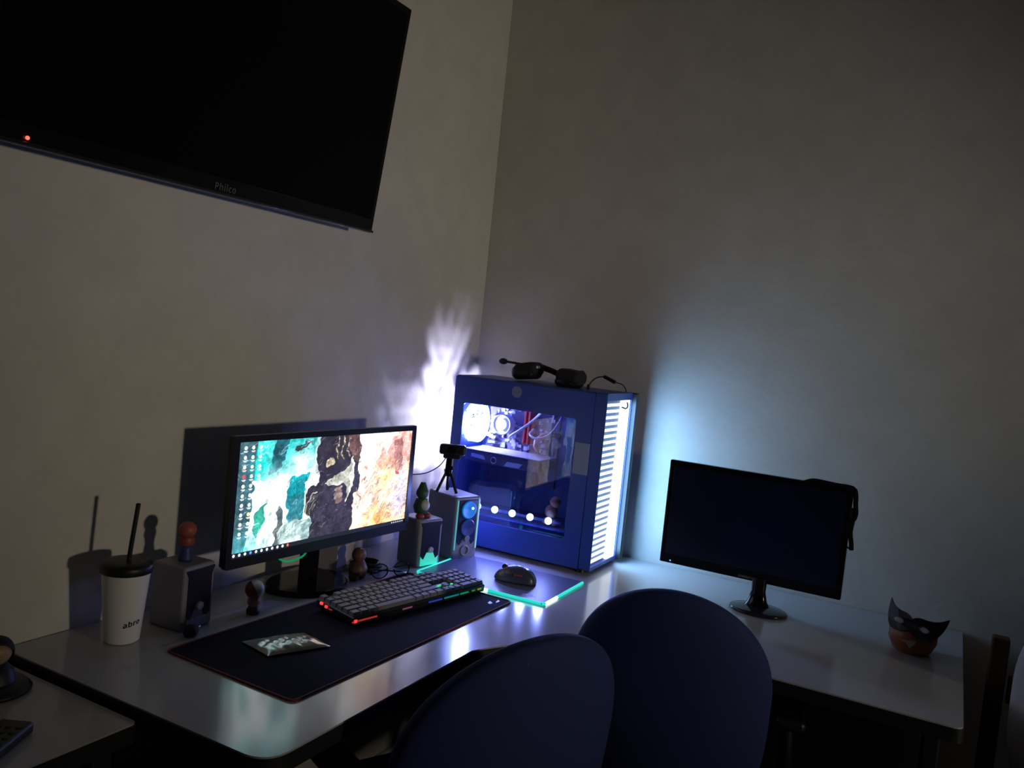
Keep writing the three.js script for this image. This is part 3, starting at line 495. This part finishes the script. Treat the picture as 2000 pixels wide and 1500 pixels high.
// ---------- tumbler ----------
{
  const t = thing('tumbler', 'white tumbler with black lid and black straw near the left wall', 'cup', [0.112, D, 1.352]);
  const H = 0.138, r0 = 0.0315, r1 = 0.043;
  part(t, 'body', lathe([[0, 0.0], [0.027, 0], [r0, 0.004], [r1, H], [r1 - 0.002, H], [r0 - 0.003, 0.006], [0, 0.006]], 48), M.white, 'white plastic cup body');
  part(t, 'lid', lathe([[0.040, H - 0.008], [0.0455, H - 0.006], [0.0465, H + 0.004], [0.044, H + 0.012], [0.03, H + 0.015], [0, H + 0.015]], 48), M.black, 'black lid');
  part(t, 'straw', tube([[-0.004, 0.02, 0], [0.004, H + 0.01, 0.0], [0.014, H + 0.122, -0.004]], 0.0042, 20, 10), M.black, 'black straw');
  const g = text('abro', 0.0105); const p = g.attributes.position;
  for (let i = 0; i < p.count; i++) { const a = p.getX(i) / 0.035 + 1.38, r = 0.0346 + p.getZ(i) + 0.09 * p.getY(i); const y = p.getY(i); p.setXYZ(i, Math.sin(a) * r, y + 0.042 + 0.18 * p.getX(i), Math.cos(a) * r); }
  g.computeVertexNormals(); part(t, 'lettering', g, M.black, 'small black lettering');
}
{ // small dark lump beside it
  const t = thing('charging_plug', 'small dark plug lying in front of the left speaker', 'plug', [0.185, D, 1.255], 0.4);
  part(t, 'body', rb(0.026, 0.022, 0.026, 0, 0.011, 0, 0.009, 3), M.matte);
  part(t, 'prongs', [cy(0.002, 0.002, 0.014, 0, 0, 0, 8).rotateX(Math.PI / 2).translate(-0.005, 0.012, -0.018), cy(0.002, 0.002, 0.014, 0, 0, 0, 8).rotateX(Math.PI / 2).translate(0.005, 0.012, -0.018)], M.steel);
}

// ---------- desk mat, keyboard, pouch ----------
{
  const t = thing('desk_mat', 'long black desk mat with dark red stitched border', 'desk mat', [0.378, D, 0.972], Math.PI / 2 - 0.025);
  const W = 0.735, H = 0.315;
  part(t, 'cloth', extrude(roundRect(-W / 2, -H / 2, W / 2, H / 2, 0.015), 0.0025).rotateX(-Math.PI / 2), mat(0.014, 0.013, 0.028, 0.9, { specularIntensity: 0.15, bumpMap: fabricBump, bumpScale: 0.0002 }));
  const pts = roundRect(-W / 2, -H / 2, W / 2, H / 2, 0.015).getPoints(6).map((p) => [p.x, 0.0022, p.y]); pts.pop();
  part(t, 'stitched_border', new THREE.TubeGeometry(new THREE.CatmullRomCurve3(pts.map((p) => V(...p)), true, 'catmullrom', 0.0), 300, 0.0021, 6, true), mat(0.16, 0.015, 0.02, 0.7), 'dark red stitching');
  const mk = [extrude(new THREE.Shape([[0, 0], [0.012, 0], [0.02, 0.012], [0.004, 0.009]].map((q) => new THREE.Vector2(...q))), 0.0002), extrude(new THREE.Shape([[0.012, 0], [0.03, 0], [0.036, 0.008], [0.02, 0.005]].map((q) => new THREE.Vector2(...q))), 0.0002).translate(0.006, -0.006, 0)];
  part(t, 'printed_mark', join(mk).rotateX(-Math.PI / 2).translate(0.31, 0.0027, 0.13), mat(0.6, 0.55, 0.7, 0.4), 'pale printed mark');
}
{
  const t = thing('keyboard', 'full-size keyboard with grey keys and rainbow edge lights', 'keyboard', [0.36, D + 0.0027, 0.79], 1.39);
  const U = 0.0186, W = 22.7 * U, Dp = 6.7 * U;
  part(t, 'case', [rb(W, 0.018, Dp, 0, 0, 0, 0.004), rb(W - 0.01, 0.006, 0.01, 0, -0.0095, -Dp / 2 + 0.02, 0.002)].map((g) => g.rotateX(0.07).translate(0, 0.0145, 0)), M.black);
  const cap = (w, d) => { const g = bx((w - 0.06) * U, 0.0085, (d - 0.06) * U), p = g.attributes.position; for (let i = 0; i < p.count; i++) if (p.getY(i) > 0) { p.setX(i, p.getX(i) - Math.sign(p.getX(i)) * 0.0022); p.setZ(i, p.getZ(i) - Math.sign(p.getZ(i)) * 0.0022 - 0.0006); } g.computeVertexNormals(); return g; };
  const caps = {};
  const rows = [
    [1, -1, 1, 1, 1, 1, -0.5, 1, 1, 1, 1, -0.5, 1, 1, 1, 1, -0.25, 1, 1, 1],
    [1, 1, 1, 1, 1, 1, 1, 1, 1, 1, 1, 1, 1, 2, -0.25, 1, 1, 1, -0.25, 1, 1, 1, 1],
    [1.5, 1, 1, 1, 1, 1, 1, 1, 1, 1, 1, 1, 1, 1.5, -0.25, 1, 1, 1, -0.25, 1, 1, 1, 1],
    [1.75, 1, 1, 1, 1, 1, 1, 1, 1, 1, 1, 1, 2.25, -3.5, 1, 1, 1, 1],
    [2.25, 1, 1, 1, 1, 1, 1, 1, 1, 1, 1, 2.75, -1.25, 1, -1.25, 1, 1, 1, 1],
    [1.25, 1.25, 1.25, 6.25, 1.25, 1.25, 1.25, 1.25, -0.25, 1, 1, 1, -0.25, 2, 1, 1]];
  rows.forEach((row, r) => { let x = -11.25; for (const w of row) { if (w > 0) { const g = caps[w] ??= cap(w, 1), o = part(t, 'key', g, M.keycap); const z = (r - 2.5) * 1.04 * U; o.position.set((x + w / 2) * U, 0.0275 - 0.07 * z, z); o.rotation.x = 0.07; } x += Math.abs(w); } });
  const led = (name, x, y, z, w, h, d, c, k, lab) => part(t, name, rb(w, h, d, x, y, z, 0.001, 1), glow(...c, k, [0.05, 0.05, 0.05]), lab);
  led('corner_light', -W / 2 - 0.001, 0.0225, -0.042, 0.004, 0.006, 0.008, [1, 0.05, 0.05], 1.3, 'red light'); led('corner_light', -W / 2 - 0.001, 0.0195, -0.026, 0.004, 0.006, 0.008, [1, 0.05, 0.05], 1.0, 'red light');
  led('side_light', -W / 2 - 0.0006, 0.017, -0.013, 0.002, 0.003, 0.012, [1, 0.05, 0.05], 0.25, 'dim red light'); led('corner_light', -W / 2 + 0.004, 0.0125, Dp / 2 + 0.0012, 0.008, 0.007, 0.003, [1, 0.04, 0.05], 1.2, 'red light');
  const seg = [[0.03, 0.07, [0.9, 0.06, 0.04], 0.35], [0.155, 0.03, [0.6, 0.15, 0.35], 0.22], [0.245, 0.045, [0.03, 0.08, 0.8], 0.35], [0.30, 0.05, [0, 0.45, 0.45], 0.4], [0.345, 0.03, [0, 0.6, 0.25], 0.4], [0.378, 0.012, [0.1, 0.5, 0.1], 0.3], [0.40, 0.014, [0.6, 0.55, 0.05], 0.35]];
  for (const [x, w, c, k] of seg) led('front_light', -W / 2 + x, 0.0115, Dp / 2 + 0.0008, w, 0.004, 0.002, c, k, 'coloured front light');
  for (const [x, z, w] of [[4.8, 1.05, 0.012], [6.1, 1.0, 0.007], [6.75, 1.45, 0.007], [5.4, 2.1, 0.008]]) led('key_light', x * U, 0.0255, z * U, w, 0.003, 0.005, [0.02, 0.9, 0.25], 0.8, 'green light between the keys');
  const l = new THREE.RectAreaLight(lin(1, 0.05, 0.05), 0.8, 0.03, 0.006); l.position.set(-W / 2 - 0.004, 0.02, -0.034); l.rotation.y = Math.PI / 2; t.add(l);
}
{
  const t = thing('plastic_pouch', 'crinkled clear plastic pouch lying on the desk mat', 'pouch', [0.352, D + 0.0028, 1.172], 1.15);
  const g = new THREE.PlaneGeometry(0.125, 0.085, 32, 22).rotateX(-Math.PI / 2), p = g.attributes.position;
  for (let i = 0; i < p.count; i++) { const x = p.getX(i), z = p.getZ(i), e = Math.max(0, (1 - (x / 0.0625) ** 2) * (1 - (z / 0.0425) ** 2)); p.setY(i, 0.0028 + 0.009 * Math.sqrt(e) * (0.75 + 0.25 * Math.sin(z * 40 + 1)) + (0.0022 * Math.abs(Math.sin(x * 75 + 1.5 * Math.sin(z * 70) + z * 30)) + 0.0012 * Math.abs(Math.sin(x * 190 - z * 60))) * Math.min(1, e * 1.5 + 0.2)); p.setX(i, x + z * 0.22); }
  g.computeVertexNormals();
  part(t, 'film', g, mat(0.4, 0.4, 0.38, 0.16, { metalness: 0.35 }), 'shiny crinkled film');
  part(t, 'backing', rb(0.11, 0.0012, 0.075, 0, 0.0006, 0, 0.0005), mat(0.2, 0.2, 0.2, 0.5));
  part(t, 'contents', [rb(0.05, 0.006, 0.035, -0.005, 0.0045, 0.004, 0.002), rb(0.02, 0.005, 0.02, 0.03, 0.004, -0.01, 0.002)], mat(0.25, 0.08, 0.07, 0.5));
}

// ---------- lit mouse pad and mouse ----------
{
  const t = thing('mouse_pad', 'hard mouse pad with glowing turquoise edge in front of the tower', 'mouse pad', [0.428, D, 0.452], 0.02);
  const W = 0.365, H = 0.25, R = 0.012;
  part(t, 'surface', extrude(roundRect(-W / 2, -H / 2, W / 2, H / 2, R), 0.004).rotateX(-Math.PI / 2).translate(0, 0.0005, 0), mat(0.14, 0.14, 0.24, 0.4));
  const e = 0.0036, base = glow(0.0, 0.62, 0.5, 1.1, [0.2, 0.5, 0.45]), hot = glow(0.75, 1, 0.95, 2.4, [0.6, 0.8, 0.8]);
  const run = (x0, z0, x1, z1, m, lab) => part(t, 'light_edge', tube([[x0, 0.0035, z0], [(x0 + x1) / 2, 0.0035, (z0 + z1) / 2], [x1, 0.0035, z1]], e, 12, 8), m, lab);
  const a = W / 2 + 0.001, c = H / 2 + 0.001, k = R * 0.6;
  run(-a + k, c, -0.07, c, base, 'turquoise light'); run(-0.07, c, 0.03, c, hot, 'white-hot stretch of light'); run(0.03, c, a - k, c, base, 'turquoise light'); run(a - k, c, a, c - k, base, 'turquoise light');
  run(a, c - k, a, 0.05, hot, 'white-hot stretch of light'); run(a, 0.05, a, -c + k, base, 'turquoise light'); run(-a, c - k, -a, -c + k, base, 'turquoise light'); run(-a, c - k, -a + k, c, base, 'turquoise light'); run(-a, -c + k, -a + k, -c, base, 'turquoise light');
  part(t, 'printed_mark', join([0, 1, 2, 3, 4].map((i) => bx(0.006, 0.0002, 0.006 + (i % 2) * 0.003, i * 0.009, 0, 0))).translate(0.11, 0.0047, 0.09), mat(0.55, 0.55, 0.7, 0.5), 'pale printed mark');
  const l = new THREE.RectAreaLight(lin(0.1, 1, 0.85), 2.0, W, 0.006); l.position.set(0, 0.006, c + 0.005); l.rotation.y = Math.PI; t.add(l);
}
{
  const t = thing('mouse', 'dark computer mouse resting on the glowing mouse pad', 'mouse', [0.475, D + 0.0046, 0.462], 0.22);
  const g = new THREE.SphereGeometry(1, 40, 28), p = g.attributes.position;
  for (let i = 0; i < p.count; i++) { const x = p.getX(i), y = p.getY(i), z = p.getZ(i); p.setXYZ(i, 0.056 * Math.sign(x) * Math.abs(x) ** 0.85, y > 0 ? 0.036 * y * (1 + 0.12 * x) : 0.004 * y, 0.030 * Math.sign(z) * Math.abs(z) ** 0.8 * (1 - 0.12 * (1 - x * x))); }
  g.translate(0, 0.004, 0); g.computeVertexNormals();
  const shell = mat(0.06, 0.06, 0.11, 0.3);
  part(t, 'body', g, shell);
  part(t, 'top_shell', new THREE.SphereGeometry(1, 32, 12, 0, Math.PI * 2, 0, 1.05).scale(0.054, 0.037, 0.0285).translate(0.002, 0.0055, 0), shell);
  part(t, 'scroll_wheel', cy(0.008, 0.008, 0.006, 0, 0, 0, 18).rotateX(Math.PI / 2).translate(-0.03, 0.034, 0), M.black);
  part(t, 'side_button', rb(0.022, 0.005, 0.004, 0.012, 0.024, 0.0265, 0.002), mat(0.35, 0.05, 0.1, 0.4), 'reddish side button');
}

// ---------- clutter under the ultrawide monitor ----------
{
  const t = thing('paper_box', 'small pale cardboard box behind the ultrawide monitor stand', 'box', [0.075, D, 0.708], 0.1);
  part(t, 'carton', rb(0.07, 0.066, 0.075, 0, 0.033, 0, 0.002), mat(0.5, 0.47, 0.5, 0.6)); part(t, 'lid_flap', rb(0.073, 0.006, 0.078, 0, 0.067, 0, 0.001), mat(0.55, 0.52, 0.54, 0.6));
  part(t, 'tape', rb(0.014, 0.0006, 0.079, 0, 0.0703, 0, 0.0002), mat(0.3, 0.2, 0.14, 0.4));
}
pegToy('dark brown peg toy beneath the right half of the ultrawide monitor', [0.175, D, 0.735], [
  ['legs', [sp(0.013, 0, 0.010, 0.013, 14), sp(0.013, 0, 0.010, -0.013, 14)], tone(0.12, 0.05, 0.04)],
  ['body', lathe([[0, 0.008], [0.022, 0.014], [0.024, 0.03], [0.015, 0.048], [0, 0.052]], 20), tone(0.13, 0.06, 0.05)],
  ['head', sp(0.018, 0, 0.062, 0, 18), tone(0.17, 0.08, 0.06)]]);
{
  const t = thing('spectacles', 'folded pair of glasses glinting near the keyboard top', 'glasses', [0.225, D, 0.665], 1.2);
  for (const k of [-1, 1]) {
    part(t, 'rim', new THREE.TorusGeometry(0.021, 0.0016, 8, 32).scale(1.1, 0.85, 1).rotateX(-0.15).translate(k * 0.032, 0.0205, 0), M.gloss);
    part(t, 'lens', cy(0.0205, 0.0205, 0.001, 0, 0, 0, 28).rotateX(Math.PI / 2).scale(1.1, 0.85, 1).rotateX(-0.15).translate(k * 0.032, 0.0205, 0), mat(0.8, 0.85, 0.95, 0.02, { transmission: 1, thickness: 0 }));
    part(t, 'temple', tube([[k * 0.055, 0.026, 0], [k * 0.052, 0.024, -0.012], [k * 0.01, 0.016, -0.02 - 0.004 * k], [-k * 0.045, 0.006, -0.022 - 0.004 * k]], 0.0018, 24, 6), M.gloss);
  }
  part(t, 'bridge', tube([[-0.009, 0.023, 0], [0, 0.026, 0.001], [0.009, 0.023, 0]], 0.0016, 10, 6), M.steel);
}
single('coiled_cable', 'loose coil of black cable behind the glasses', 'cable', tube(Array.from({ length: 44 }, (_, i) => { const a = i * 0.62; return [0.14 + 0.036 * Math.cos(a) + 0.006 * Math.sin(i * 1.7), D + 0.0045 + i * 0.00045, 0.655 + 0.032 * Math.sin(a)]; }), 0.0028, 260, 6), M.black);
single('added_glow_cord', 'added glowing cord imitating a green reflection below the ultrawide monitor bezel', 'cord', tube([[0.134, 0.90, 1.005], [0.140, 0.850, 0.99], [0.146, 0.833, 0.965], [0.148, 0.832, 0.935], [0.148, 0.838, 0.905], [0.145, 0.86, 0.89], [0.143, 0.9, 0.88]], 0.0024, 60, 6), glow(0.0, 0.32, 0.14, 0.6, [0.02, 0.2, 0.08]));  // added glow in place of the keyboard lights mirrored in the stand

// ---------- office chairs ----------
function officeChair(label, pos, turn, back = 1, w = 1) {
  const t = thing('office_chair', label, 'chair', pos, turn, 'dark office chairs at the desk');
  // local: backrest at z = 0 facing -z (towards the desk), seat in front of it
  const Wb = 0.205 * w, y1 = 0.98 * back, yc = y1 - Wb * 0.98, Hl = yc - 0.47;
  const g = new THREE.SphereGeometry(1, 72, 48), p = g.attributes.position;
  for (let i = 0; i < p.count; i++) {
    let X = p.getX(i), Y = p.getY(i), Z = p.getZ(i); const q = Math.hypot(X, Y) || 1e-6, c = X / q, d = Y / q;   // outline direction; the face is a flat pad with a rounded rim
    const rim = Math.min(1, Math.sin(Math.acos(Math.min(1, Math.abs(Z)))) ** 0.45), e = d > 0 ? 1 : 0.55, f = Math.pow(Math.pow(Math.abs(c), 2 / e) + Math.pow(Math.abs(d), 2 / e), -e / 2);
    const x = Wb * c * f * rim, y = yc + (d > 0 ? Wb * 0.98 : Hl) * d * f * rim;
    p.setXYZ(i, x, y, 0.028 * Math.sign(Z) * Math.abs(Z) ** 0.55 - 1.1 * x * x + 0.12 * (y - 0.6));
  }
  g.computeVertexNormals();
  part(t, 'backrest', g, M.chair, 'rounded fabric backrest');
  part(t, 'back_support', [tube([[0, 0.52, 0.0], [0, 0.49, 0.005], [0, 0.45, 0.0], [0, 0.40, -0.06], [0, 0.40, -0.2]], 0.022, 30, 10)], M.black);
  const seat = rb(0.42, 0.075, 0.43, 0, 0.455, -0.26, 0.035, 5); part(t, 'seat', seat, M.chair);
  part(t, 'gas_lift', [cy(0.026, 0.026, 0.2, 0, 0.32, -0.26), cy(0.034, 0.036, 0.16, 0, 0.2, -0.26)], M.black);
  for (let k = 0; k < 5; k++) {
    const a = 0.3 + k * 1.2566, c = Math.cos(a), q = Math.sin(a);
    const leg = part(t, 'base_leg', tube([[0.02 * c, 0.12, -0.26 + 0.02 * q], [0.15 * c, 0.105, -0.26 + 0.15 * q], [0.24 * c, 0.078, -0.26 + 0.24 * q]], 0.018, 12, 8), M.black);
    part(leg, 'caster', [cy(0.026, 0.026, 0.018, 0, 0, 0, 16).rotateX(Math.PI / 2).translate(0.24 * c, 0.026, -0.26 + 0.24 * q - 0.013), cy(0.026, 0.026, 0.018, 0, 0, 0, 16).rotateX(Math.PI / 2).translate(0.24 * c, 0.026, -0.26 + 0.24 * q + 0.013), cy(0.008, 0.008, 0.06, 0.24 * c, 0.05, -0.26 + 0.24 * q, 8)], M.black);
  }
  for (const k of [-1, 1]) {
    const arm = part(t, 'armrest', rb(0.06, 0.028, 0.24, k * 0.245, 0.66, -0.2, 0.012, 3), M.black);
    part(arm, 'arm_post', tube([[k * 0.245, 0.65, -0.2], [k * 0.25, 0.52, -0.2], [k * 0.25, 0.41, -0.24], [k * 0.12, 0.40, -0.26]], 0.015, 20, 8), M.black);
  }
  return t;
}
officeChair('dark office chair tinted blue for lens glare, with tall rounded back, nearest the dark monitor', [0.985, 0, 0.765], 0.2, 0.945, 0.98);
officeChair('dark office chair tinted blue for lens glare, with lower back, standing below the keyboard', [0.868, 0, 1.165], 1.12, 0.935, 1.1);

// ---------- wooden chair and pillow at the right edge ----------
{
  const t = thing('wooden_chair', 'dark reddish wooden chair beside the right end of the desk', 'chair', [1.80, 0, 0.27]);
  for (const [x, z, h] of [[-0.228, 0.0, 0.84], [0.19, 0.0, 0.83], [-0.2, 0.42, 0.45], [0.19, 0.42, 0.45]]) part(t, 'leg', rb(0.035, h, 0.035, x, h / 2, z, 0.005), M.wood);
  part(t, 'seat', rb(0.45, 0.03, 0.48, -0.005, 0.455, 0.2, 0.008), M.wood);
  part(t, 'seat_cushion', rb(0.42, 0.05, 0.42, 0, 0.495, 0.215, 0.022, 4), mat(0.10, 0.018, 0.016, 0.85), 'dark red seat cushion');
  part(t, 'top_rail', rb(0.39, 0.06, 0.022, -0.01, 0.73, 0.0, 0.005), M.wood);
  for (let k = 0; k < 4; k++) part(t, 'back_slat', rb(0.03, 0.24, 0.014, -0.14 + k * 0.09, 0.585, 0.0, 0.004), M.wood);
}
{
  const g = new THREE.SphereGeometry(1, 40, 28), p = g.attributes.position;
  for (let i = 0; i < p.count; i++) { const x = p.getX(i), y = p.getY(i), z = p.getZ(i), q = (v) => Math.sign(v) * Math.abs(v) ** 0.6; p.setXYZ(i, 0.17 * q(x), 0.19 * q(y), 0.07 * z * (1 + 0.06 * Math.sin(x * 9 + y * 7))); }
  g.computeVertexNormals();
  const o = single('pillow', 'white pillow leaning on the back of the wooden chair', 'pillow', g.rotateX(-0.12).translate(0, 0.19, 0), mat(0.62, 0.60, 0.66, 0.85, { bumpMap: fabricBump, bumpScale: 0.0005 }));
  o.position.set(1.765, 0.545, 0.375);
}
renderer.render(scene, camera);
